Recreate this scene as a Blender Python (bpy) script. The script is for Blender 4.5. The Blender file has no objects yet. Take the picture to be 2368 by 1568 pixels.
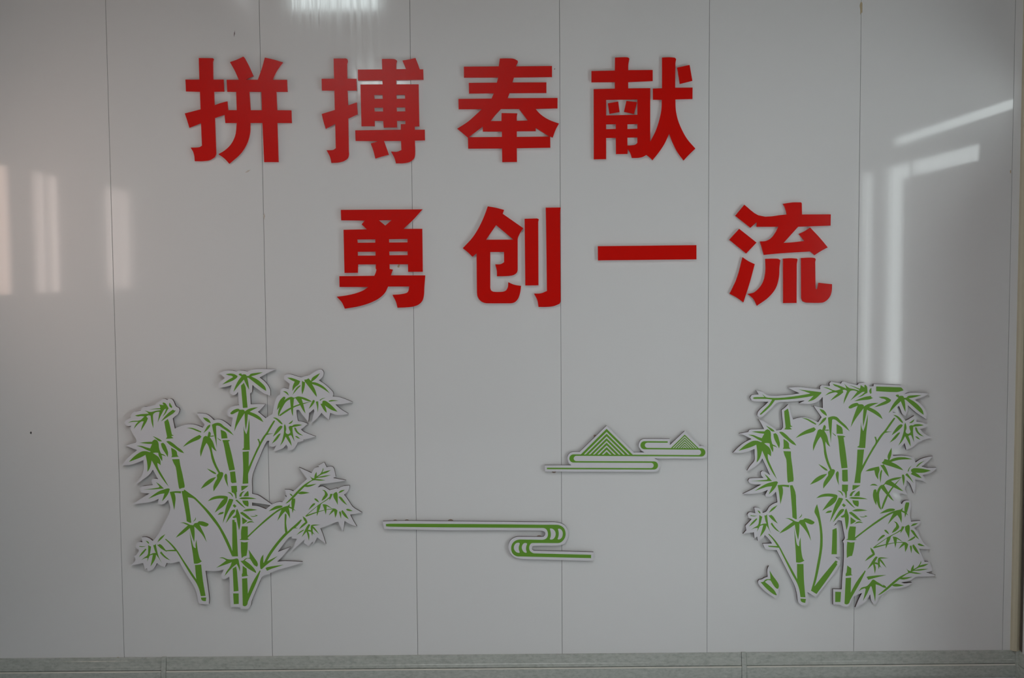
import bpy, bmesh, math
import numpy as np
from mathutils import Vector, Matrix
from mathutils.geometry import tessellate_polygon

# ------------------------------------------------------------------ camera, world, light
scene = bpy.context.scene
col = scene.collection
FPX, CX, CY = 2600.0, 1184.0, 784.0          # focal length and centre for a 2368 x 1568 frame
DIST, EYE = 4.535, 1.688                     # camera to wall, eye height (m)
YAW, PITCH, ROLL = 0.004193, -0.061609, -0.006913
fwd = Vector((math.sin(YAW) * math.cos(PITCH), math.cos(YAW) * math.cos(PITCH), math.sin(PITCH)))
rgt = Vector((math.cos(YAW), -math.sin(YAW), 0))
upv = rgt.cross(fwd)
RGT = rgt * math.cos(ROLL) + upv * math.sin(ROLL)
UPV = upv * math.cos(ROLL) - rgt * math.sin(ROLL)
CAMLOC = Vector((0, -DIST, EYE))
cam_data = bpy.data.cameras.new('camera')
cam_data.sensor_width = 36.0
cam_data.lens = FPX / 2368.0 * 36.0
cam = bpy.data.objects.new('camera', cam_data)
col.objects.link(cam)
m3 = Matrix((RGT, UPV, -fwd)).transposed()
cam.matrix_world = Matrix.Translation(CAMLOC) @ m3.to_4x4()
scene.camera = cam

scene.view_settings.view_transform = 'Standard'
scene.view_settings.look = 'None'
scene.view_settings.gamma = 1.0
scene.view_settings.use_curve_mapping = False
scene.view_settings.exposure = 0.0

world = bpy.data.worlds.new('world')
scene.world = world
world.use_nodes = True
bg = world.node_tree.nodes['Background']
bg.inputs['Color'].default_value = (0.97, 1.0, 1.03, 1)
bg.inputs['Strength'].default_value = 2.78


def area_light(name, loc, direction, sx, sy, color, radiance):
    d = bpy.data.lights.new(name, 'AREA')
    d.shape = 'RECTANGLE'
    d.size, d.size_y = sx, sy
    d.color = color
    d.energy = radiance * math.pi * sx * sy
    o = bpy.data.objects.new(name, d)
    col.objects.link(o)
    o.location = loc
    o.rotation_euler = Vector(direction).to_track_quat('-Z', 'Y').to_euler()
    return o


def at(px, py, depth=0.0):
    """point of the plane y = -depth (the wall is y = 0) that the photo shows at pixel px, py"""
    d = fwd + RGT * ((px - CX) / FPX) - UPV * ((py - CY) / FPX)
    t = (-depth - CAMLOC.y) / d.y
    return CAMLOC + d * t


# ------------------------------------------------------------------ materials
def new_mat(name):
    m = bpy.data.materials.new(name)
    m.use_nodes = True
    return m, m.node_tree, m.node_tree.nodes['Principled BSDF']


def plain(name, rgb, rough=0.5, spec=0.5, bump=0.0, bump_scale=200.0):
    m, nt, p = new_mat(name)
    p.inputs['Base Color'].default_value = (*rgb, 1)
    p.inputs['Roughness'].default_value = rough
    p.inputs['Specular IOR Level'].default_value = spec
    if bump:
        tc = nt.nodes.new('ShaderNodeTexCoord')
        n = nt.nodes.new('ShaderNodeTexNoise')
        n.inputs['Scale'].default_value = bump_scale
        n.inputs['Detail'].default_value = 2
        b = nt.nodes.new('ShaderNodeBump')
        b.inputs['Strength'].default_value = bump
        b.inputs['Distance'].default_value = 0.001
        nt.links.new(tc.outputs['Object'], n.inputs['Vector'])
        nt.links.new(n.outputs['Fac'], b.inputs['Height'])
        nt.links.new(b.outputs['Normal'], p.inputs['Normal'])
    return m


def panel_material(name, rgb):
    """glossy white plastic panel: fine vertical extrusion lines that break up the reflections"""
    m, nt, p = new_mat(name)
    L = nt.links
    p.inputs['Base Color'].default_value = (*rgb, 1)
    p.inputs['Specular IOR Level'].default_value = 0.5
    rr = nt.nodes.new('ShaderNodeMapRange')
    rr.inputs['From Min'].default_value, rr.inputs['From Max'].default_value = 0.35, 0.65
    rr.inputs['To Min'].default_value, rr.inputs['To Max'].default_value = 0.05, 0.10
    tc = nt.nodes.new('ShaderNodeTexCoord')
    mp = nt.nodes.new('ShaderNodeMapping')
    mp.inputs['Scale'].default_value = (130, 130, 0.12)
    n = nt.nodes.new('ShaderNodeTexNoise')
    n.inputs['Scale'].default_value = 1.0
    n.inputs['Detail'].default_value = 3
    mp2 = nt.nodes.new('ShaderNodeMapping')
    mp2.inputs['Scale'].default_value = (5, 5, 0.5)
    n2 = nt.nodes.new('ShaderNodeTexNoise')
    n2.inputs['Scale'].default_value = 1.0
    n2.inputs['Detail'].default_value = 1
    mul = nt.nodes.new('ShaderNodeMath')
    mul.operation = 'MULTIPLY_ADD'
    mul.inputs[1].default_value = 1.5
    b = nt.nodes.new('ShaderNodeBump')
    b.inputs['Strength'].default_value = 0.35
    b.inputs['Distance'].default_value = 0.0001
    L.new(tc.outputs['Object'], mp.inputs['Vector'])
    L.new(tc.outputs['Object'], mp2.inputs['Vector'])
    L.new(mp.outputs['Vector'], n.inputs['Vector'])
    L.new(mp2.outputs['Vector'], n2.inputs['Vector'])
    L.new(n2.outputs['Fac'], mul.inputs[0])
    L.new(n.outputs['Fac'], mul.inputs[2])
    L.new(mul.outputs['Value'], b.inputs['Height'])
    L.new(n.outputs['Fac'], rr.inputs['Value'])
    L.new(rr.outputs['Result'], p.inputs['Roughness'])
    L.new(b.outputs['Normal'], p.inputs['Normal'])
    return m


def marble_material(name):
    m, nt, p = new_mat(name)
    L = nt.links
    tc = nt.nodes.new('ShaderNodeTexCoord')
    mp = nt.nodes.new('ShaderNodeMapping')
    mp.inputs['Scale'].default_value = (1.0, 1.0, 2.2)
    n = nt.nodes.new('ShaderNodeTexNoise')
    n.inputs['Scale'].default_value = 48
    n.inputs['Detail'].default_value = 8
    n.inputs['Roughness'].default_value = 0.62
    n.inputs['Distortion'].default_value = 0.4
    r = nt.nodes.new('ShaderNodeValToRGB')
    e = r.color_ramp.elements
    e[0].position, e[0].color = 0.25, (0.35, 0.365, 0.33, 1)
    e[1].position, e[1].color = 0.78, (0.58, 0.60, 0.555, 1)
    mid = e.new(0.48)
    mid.color = (0.47, 0.49, 0.45, 1)
    L.new(tc.outputs['Object'], mp.inputs['Vector'])
    L.new(mp.outputs['Vector'], n.inputs['Vector'])
    L.new(n.outputs['Fac'], r.inputs['Fac'])
    L.new(r.outputs['Color'], p.inputs['Base Color'])
    p.inputs['Roughness'].default_value = 0.18
    return m


M_PANEL = panel_material('white_gloss_panel', (0.80, 0.795, 0.79))
M_BACK = plain('grey_backing', (0.24, 0.24, 0.24), 0.8)
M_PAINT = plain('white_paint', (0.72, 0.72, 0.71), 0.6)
M_SIDE = plain('light_damping_grey', (0.14, 0.12, 0.105), 0.6)  # side and rear walls set dark to cut light towards the edges
M_CEIL = plain('ceiling_tan', (0.36, 0.31, 0.27), 0.7)
M_FLOOR = plain('grey_floor_tile', (0.68, 0.72, 0.75), 0.35)
M_SKIRT = marble_material('grey_marbled_skirting')
M_LEDGE_LIGHT = plain('ledge_highlight', (0.72, 0.70, 0.63), 0.16)  # light on the skirting ledge, put into a paler colour
M_CREAM = plain('cream_trim', (0.60, 0.54, 0.40), 0.6)
M_DOOR = plain('taupe_door', (0.24, 0.13, 0.10), 0.45)
M_FRAME = plain('white_frame', (0.75, 0.76, 0.76), 0.4)
M_RED = plain('red_acrylic', (0.70, 0.004, 0.001), 0.23, 0.34, 0.20, 420)
M_FOAM = plain('pale_pink_foam', (0.74, 0.42, 0.40), 0.6)
M_BOARD = plain('white_board', (0.75, 0.735, 0.765), 0.5)
M_EDGE = plain('shaded_edge_and_mark', (0.12, 0.085, 0.08), 0.7)  # shade on the board edges painted dark; also colours two small marks
M_GREEN = plain('green_vinyl', (0.150, 0.36, 0.030), 0.5, 0.35)
M_GLUE = plain('brown_glue', (0.30, 0.22, 0.17), 0.5)
M_STAIN = plain('yellow_stain', (0.52, 0.42, 0.27), 0.6)
M_DARK = plain('dark_speck', (0.03, 0.03, 0.03), 0.6)


# ------------------------------------------------------------------ object helpers
def link(name, mesh, parent=None, loc=(0, 0, 0)):
    o = bpy.data.objects.new(name, mesh)
    col.objects.link(o)
    o.parent = parent
    o.location = loc
    return o


def empty(name, loc, parent=None):
    o = bpy.data.objects.new(name, None)
    o.empty_display_size = 0.05
    col.objects.link(o)
    o.location = loc
    o.parent = parent
    return o


def tag(o, label, cat, group=None):
    o['label'] = label
    o['category'] = cat
    if group:
        o['group'] = group
    return o


def boxes_mesh(name, boxes, mats, bevel=0.0):
    """boxes: (x0, x1, y0, y1, z0, z1[, material index])"""
    bm = bmesh.new()
    for bx in boxes:
        x0, x1, y0, y1, z0, z1 = bx[:6]
        r = bmesh.ops.create_cube(bm, size=1.0)
        for v in r['verts']:
            v.co = Vector(((x0 + x1) / 2 + v.co.x * (x1 - x0), (y0 + y1) / 2 + v.co.y * (y1 - y0),
                           (z0 + z1) / 2 + v.co.z * (z1 - z0)))
        if len(bx) > 6:
            for f in {f for v in r['verts'] for f in v.link_faces}:
                f.material_index = bx[6]
    if bevel:
        bmesh.ops.bevel(bm, geom=list(bm.edges), offset=bevel, segments=2, affect='EDGES', profile=0.5)
    me = bpy.data.meshes.new(name)
    bm.to_mesh(me)
    bm.free()
    for m in mats:
        me.materials.append(m)
    return me


def struct(o):
    o['kind'] = 'structure'
    return o


# ------------------------------------------------------------------ the room
XL, YB, ZC = -2.36, -6.5, 3.75               # left wall (set close to dim that side), rear end of the side walls, ceiling height
YCEIL = -1.9                                 # unseen ceiling cut off here, open roof beyond made up for sky light
YR = -6.5                                    # rear wall of the hall behind
seam_px = [((243, 0), (266, 560), (282, 1523)), ((599, 0), (614, 560), (627, 1517)),
           ((948, 0), (957, 560), (963, 1511)), ((1295, 0), (1297, 560), (1298, 1506)),
           ((1643, 0), (1638, 560), (1633, 1502)), ((1994, 0), (1984, 700), (1972, 1501)),
           ((2350, 60), (2329, 700), (2321, 1500))]
seams = [sum(at(*p).x for p in s) / len(s) for s in seam_px]
XT0 = at(2341, 1250).x                       # corner trim, left edge
XR = at(2361, 1250).x                        # right wall
edges = [XL + 0.001] + seams + [XR]
wall_back = struct(link('wall_back', boxes_mesh('wall_back', [(XL - 0.1, XR + 0.1, 0.0022, 0.12, 0, ZC)], [M_BACK])))
GAP = 0.0008
for a, b in zip(edges[:-1], edges[1:]):
    w = b - a - 2 * GAP
    me = boxes_mesh('wall_panel', [(-w / 2, w / 2, 0.0, 0.0026, 0, ZC)], [M_PANEL], 0.0007)
    link('wall_panel', me, wall_back, ((a + b) / 2, 0, 0))

floor = struct(link('floor', boxes_mesh('floor', [(XL - 0.1, XR + 0.1, YR, 0.12, -0.1, 0)], [M_FLOOR])))
sky_mask_ceiling = struct(link('sky_mask_ceiling', boxes_mesh('sky_mask_ceiling', [(XL - 0.1, XR + 0.1, YCEIL, 0.12, ZC, ZC + 0.1), (XL - 0.1, -0.9, -3.95, YCEIL, ZC, ZC + 0.1), (XL - 0.1, -2.15, YR, -3.95, ZC, ZC + 0.1), (0.9, XR + 0.1, YR, YCEIL, ZC, ZC + 0.1)], [M_CEIL])))  # unseen; extra slabs added to narrow the sky opening

# right wall with door, side light and fanlight
SD0, SD1, SZ0, SZ1 = 1.335, 1.71, 0.03, 2.24  # open glazed side light: distance from the wall, height
ND0, ND1 = 1.94, 2.14                          # narrow light beyond it
TD0, TD1, TZ0, TZ1 = 0.48, 1.335, 2.15, 2.24   # fanlight over the door
UD0, UD1, UZ0, UZ1 = 0.12, 1.60, 2.33, 2.39   # high strip window
x0, x1 = XR, XR + 0.02


def wall_with_openings(x0, x1, d_end, z_end, holes):
    """boxes of a side wall cut by rectangular openings (d0, d1, z0, z1)"""
    ds = sorted({0.0, d_end, *[h[0] for h in holes], *[h[1] for h in holes]})
    zs = sorted({0.0, z_end, *[h[2] for h in holes], *[h[3] for h in holes]})
    out = []
    for a, b in zip(ds[:-1], ds[1:]):
        for c, d in zip(zs[:-1], zs[1:]):
            dm, zm = (a + b) / 2, (c + d) / 2
            if not any(h[0] < dm < h[1] and h[2] < zm < h[3] for h in holes):
                out.append((x0, x1, -b, -a, c, d))
    return out


wr = wall_with_openings(x0, x1, -YB, ZC, [(SD0, SD1, SZ0, SZ1), (ND0, ND1, SZ0, SZ1), (TD0, TD1, TZ0, TZ1), (UD0, UD1, UZ0, UZ1)])
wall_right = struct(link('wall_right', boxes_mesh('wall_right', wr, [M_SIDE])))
link('wall_panel', boxes_mesh('wall_panel', [(XR - 0.004, XR, -0.14, -0.042, 0.0, ZC)], [M_PANEL]), wall_right)
door = empty('door_1', (XR, -0.76, 0))
struct(door)
link('door_leaf', boxes_mesh('door_leaf', [(-0.035, 0, -0.575, 0.60, 0.005, 2.145)], [M_DOOR], 0.003), door)
link('door_handle', boxes_mesh('door_handle', [(-0.09, -0.035, 0.50, 0.52, 0.98, 1.0), (-0.09, -0.075, 0.40, 0.52, 0.98, 1.0)], [M_FRAME], 0.002), door)


def window(n, x, d0, d1, z0, z1, mull, side):
    w = struct(empty('window_%d' % n, (x, -(d0 + d1) / 2, z0)))
    h, hw, t = z1 - z0, (d1 - d0) / 2, 0.008
    s0, s1 = (0.0, 0.018) if side > 0 else (-0.018, 0.0)
    link('window_frame', boxes_mesh('window_frame', [(s0, s1, -hw, hw, 0, t), (s0, s1, -hw, hw, h - t, h),
                                                     (s0, s1, -hw, -hw + t, t, h - t), (s0, s1, hw - t, hw, t, h - t)], [M_FRAME]), w)
    for k in range(1, mull):
        yy = -hw + 2 * hw * k / mull
        link('mullion', boxes_mesh('mullion', [(s0, s1, yy - 0.008, yy + 0.008, t, h - t)], [M_FRAME]), w)
    return w


window(1, XR, SD0, SD1, SZ0, SZ1, 1, 1)
window(9, XR, ND0, ND1, SZ0, SZ1, 1, 1)
window(2, XR, TD0, TD1, TZ0, TZ1, 1, 1)
window(3, XR, UD0, UD1, UZ0, UZ1, 1, 1)
COOL = (0.84, 1.0, 0.98)
for nm, d0, d1, z0, z1, L in (('daylight_side_light', SD0, SD1, SZ0, SZ1, 2.5), ('daylight_narrow_light', ND0, ND1, SZ0, SZ1, 1.9),
                              ('daylight_fanlight', TD0, TD1, TZ0, TZ1, 2.5), ('daylight_strip', UD0, UD1, UZ0, UZ1, 2.8)):
    area_light(nm, (XR + 0.03, -(d0 + d1) / 2 - 0.02, (z0 + z1) / 2), (-1, 0, 0), d1 - d0 + 0.04, z1 - z0, COOL, L)

# left wall with three windows towards the low warm sun
LW = [(0.55, 0.86), (1.12, 1.46), (2.12, 2.58)]
LZ0, LZ1 = 1.58, 2.20
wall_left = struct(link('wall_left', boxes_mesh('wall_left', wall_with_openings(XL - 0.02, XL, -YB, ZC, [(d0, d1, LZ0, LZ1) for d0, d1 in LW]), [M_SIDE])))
for k, (d0, d1) in enumerate(LW):
    window(4 + k, XL, d0, d1, LZ0, LZ1, 2, -1)
    area_light('sunset_window', (XL - 0.03, -(d0 + d1) / 2 - 0.02, (LZ0 + LZ1) / 2), (1, 0, 0), d1 - d0 + 0.04, LZ1 - LZ0, (1.0, 0.44, 0.19), (3.0, 1.4, 1.2)[k])

# corner trim and skirting
bm = bmesh.new()
prof = [(XT0, 0.0)] + [(XT0 + (XR - XT0) * t, -0.012 - 0.010 * math.sin(t * math.pi)) for t in (0.05, 0.25, 0.5, 0.75, 1.0)] + [(XR, 0.0)]
lo = [bm.verts.new((x - XT0, y, 0.111)) for x, y in prof]
hi = [bm.verts.new((x - XT0, y, ZC)) for x, y in prof]
for k in range(len(prof)):
    j = (k + 1) % len(prof)
    bm.faces.new((lo[k], lo[j], hi[j], hi[k]))
bm.faces.new(lo[::-1]); bm.faces.new(hi)
bmesh.ops.recalc_face_normals(bm, faces=bm.faces)
me = bpy.data.meshes.new('corner_trim'); bm.to_mesh(me); bm.free(); me.materials.append(M_CREAM)
struct(link('trim_1', me, None, (XT0, 0, 0)))


def extrude_profile(name, prof, xa, xb, mat):
    """prof: (depth, z) points, closed, extruded along x"""
    bm = bmesh.new()
    A = [bm.verts.new((xa, -d, z)) for d, z in prof]
    B = [bm.verts.new((xb, -d, z)) for d, z in prof]
    n = len(prof)
    for k in range(n):
        j = (k + 1) % n
        f = bm.faces.new((A[k], A[j], B[j], B[k]))
    bm.faces.new(A[::-1]); bm.faces.new(B)
    bmesh.ops.recalc_face_normals(bm, faces=bm.faces)
    me = bpy.data.meshes.new(name)
    bm.to_mesh(me); bm.free()
    me.materials.append(mat)
    return me


SK_H = 0.110
sk_prof = [(0, SK_H), (0.005, SK_H), (0.0075, SK_H - 0.002), (0.0085, SK_H - 0.012), (0.0105, SK_H - 0.014), (0.0115, SK_H - 0.035),
           (0.0135, SK_H - 0.038), (0.0140, 0.0596), (0.0080, 0.0592), (0.0080, 0.0574),
           (0.0150, 0.0566), (0.0190, 0.0525), (0.0194, 0.0500), (0.0194, 0.012), (0.017, 0.004), (0.015, 0.0), (0, 0)]
clip_prof = [(0, SK_H + 0.002), (0.009, SK_H + 0.002), (0.0125, SK_H - 0.013), (0.0155, SK_H - 0.037), (0.0207, 0.052), (0.0207, 0.0), (0, 0)]
baseboard = struct(empty('baseboard_back', (0, 0, 0)))
j1, j2 = at(381, 1545).x, at(1719, 1530).x
jc = at(2344, 1520).x
ledge_highlight_prof = [(0.0150, 0.0562), (0.0158, 0.0568), (0.0196, 0.0534), (0.0198, 0.0526), (0.0150, 0.0526)]
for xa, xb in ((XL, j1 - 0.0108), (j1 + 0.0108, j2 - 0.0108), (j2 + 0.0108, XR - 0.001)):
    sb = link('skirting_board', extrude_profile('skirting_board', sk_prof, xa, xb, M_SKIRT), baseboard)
    link('ledge_highlight_strip', extrude_profile('ledge_highlight_strip', ledge_highlight_prof, xa, xb, M_LEDGE_LIGHT), sb)  # pale strip added as the lit top of the ledge
for xj in (j1, j2):
    link('joint_clip', extrude_profile('joint_clip', clip_prof, xj - 0.0095, xj + 0.0095, M_SKIRT), baseboard)
corner_prof = [(d + 0.010 if d else d, z) for d, z in clip_prof]
link('corner_clip', extrude_profile('corner_clip', corner_prof, jc, XR, M_SKIRT), baseboard)
base_r = struct(empty('baseboard_right', (XR, 0, 0)))
me = extrude_profile('skirting_board', sk_prof, 0.012, 0.15, M_SKIRT)
o = link('skirting_board', me, base_r)
o.rotation_euler = (0, 0, -math.pi / 2)

# unseen rear wall, raised to hold back sky light, with two high windows
RW = [(-2.10, -1.185, 4.18, 4.85), (-1.48, -0.90, 3.40, 3.66)]
ya, yb = YR - 0.1, YR
rw = [(XL - 0.1, XR + 0.1, ya, yb, 0, RW[1][2]), (XL - 0.1, RW[1][0], ya, yb, RW[1][2], RW[1][3]), (RW[1][1], XR + 0.1, ya, yb, RW[1][2], RW[1][3]),
      (XL - 0.1, XR + 0.1, ya, yb, RW[1][3], RW[0][2]), (XL - 0.1, RW[0][0], ya, yb, RW[0][2], RW[0][3]), (RW[0][1], XR + 0.1, ya, yb, RW[0][2], RW[0][3]),
      (XL - 0.1, XR + 0.1, ya, yb, RW[0][3], 6.0)]
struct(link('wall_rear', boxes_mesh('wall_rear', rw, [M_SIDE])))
for k, (xa, xb, za, zb) in enumerate(RW):
    w = struct(empty('window_%d' % (7 + k), ((xa + xb) / 2, YR, za)))
    hw, h, t = (xb - xa) / 2, zb - za, 0.03
    link('window_frame', boxes_mesh('window_frame', [(-hw, hw, -.07, -.02, 0, t), (-hw, hw, -.07, -.02, h - t, h), (-hw, -hw + t, -.07, -.02, t, h - t), (hw - t, hw, -.07, -.02, t, h - t)], [M_FRAME]), w)
    area_light('daylight_high_window', ((xa + xb) / 2, YR - 0.12, (za + zb) / 2), (0, 1, 0), xb - xa, zb - za, (0.85, 1.0, 1.0), (11.0, 8.0)[k])


# ------------------------------------------------------------------ flat cut-out shapes
def smooth(P, sub=4, corner=42.0):
    """closed outline through P: straight between sharp corners, rounded elsewhere"""
    P = [Vector(p) for p in P]
    n = len(P)
    sharp, tang = [], []
    for i in range(n):
        a, b, c = P[i - 1], P[i], P[(i + 1) % n]
        u, v = b - a, c - b
        if u.length < 1e-9 or v.length < 1e-9:
            sharp.append(True); tang.append(Vector((0, 0))); continue
        ang = math.degrees(abs(u.angle_signed(v)))
        sharp.append(ang > corner)
        lu, lv = u.length, v.length
        t = u if lu > 3.5 * lv else v if lv > 3.5 * lu else u.normalized() * lv + v.normalized() * lu if max(lu, lv) < 1.8 * min(lu, lv) else u + v
        tang.append(t.normalized() if t.length > 1e-9 else Vector((0, 0)))
    out = []
    for i in range(n):
        j = (i + 1) % n
        p, q = P[i], P[j]
        L = (q - p).length
        out.append(p)
        if (sharp[i] and sharp[j]) or L < 1e-6:
            continue
        ch = (q - p)
        t0 = ch if sharp[i] else tang[i] * L
        t1 = ch if sharp[j] else tang[j] * L
        for k in range(1, sub):
            s = k / sub
            h1 = 2 * s ** 3 - 3 * s ** 2 + 1; h2 = s ** 3 - 2 * s ** 2 + s
            h3 = -2 * s ** 3 + 3 * s ** 2; h4 = s ** 3 - s ** 2
            out.append(p * h1 + t0 * h2 + q * h3 + t1 * h4)
    return out


def plate(name, outlines, d_front, d_back, mats, parent, origin, sub=4, corner=42.0):
    """outlines in photo pixels (first one outer, the rest holes) -> a flat sheet standing off the wall"""
    loops = []
    for ol in outlines:
        pts = smooth(ol, sub, corner)
        L3 = []
        for p in pts:
            w = at(p.x, p.y, d_front)
            q = (w.x - origin[0], w.z - origin[2])
            if not L3 or (abs(q[0] - L3[-1][0]) + abs(q[1] - L3[-1][1])) > 1e-5:
                L3.append(q)
        loops.append(L3)
    flat = [p for L in loops for p in L]
    tris = tessellate_polygon([[Vector((p[0], p[1], 0)) for p in L] for L in loops])
    n = len(flat)
    yf, yb = -d_front - origin[1], -d_back - origin[1]
    verts = [(p[0], yf, p[1]) for p in flat] + [(p[0], yb, p[1]) for p in flat]
    faces, mi = [], []
    for t in tris:
        a, b, c = t
        A, B, C = flat[a], flat[b], flat[c]
        cr = (B[0] - A[0]) * (C[1] - A[1]) - (B[1] - A[1]) * (C[0] - A[0])
        if abs(cr) < 1e-14:
            continue
        if cr < 0:
            a, c = c, a
        faces.append((a, b, c)); mi.append(0)                # seen from the room, -y
        faces.append((c + n, b + n, a + n)); mi.append(1)
    base = 0
    for li, L in enumerate(loops):
        m = len(L)
        ar = sum(L[k][0] * L[(k + 1) % m][1] - L[(k + 1) % m][0] * L[k][1] for k in range(m))
        ccw = (ar > 0) == (li == 0)
        for k in range(m):
            i, j = base + k, base + (k + 1) % m
            faces.append((j, i, i + n, j + n) if ccw else (i, j, j + n, i + n)); mi.append(1)
        base += m
    me = bpy.data.meshes.new(name)
    me.from_pydata(verts, [], faces)
    for mm in mats:
        me.materials.append(mm)
    if len(mats) > 1:
        me.polygons.foreach_set('material_index', mi)
    me.update()
    return link(name, me, parent)


def pairs(s):
    v = [float(t) for t in s.replace(',', ' ').replace(';', ' ').split()]
    return list(zip(v[0::2], v[1::2]))


def tile(s, ox, oy, k):
    return [(ox + x / k, oy + y / k) for x, y in pairs(s)]


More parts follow.
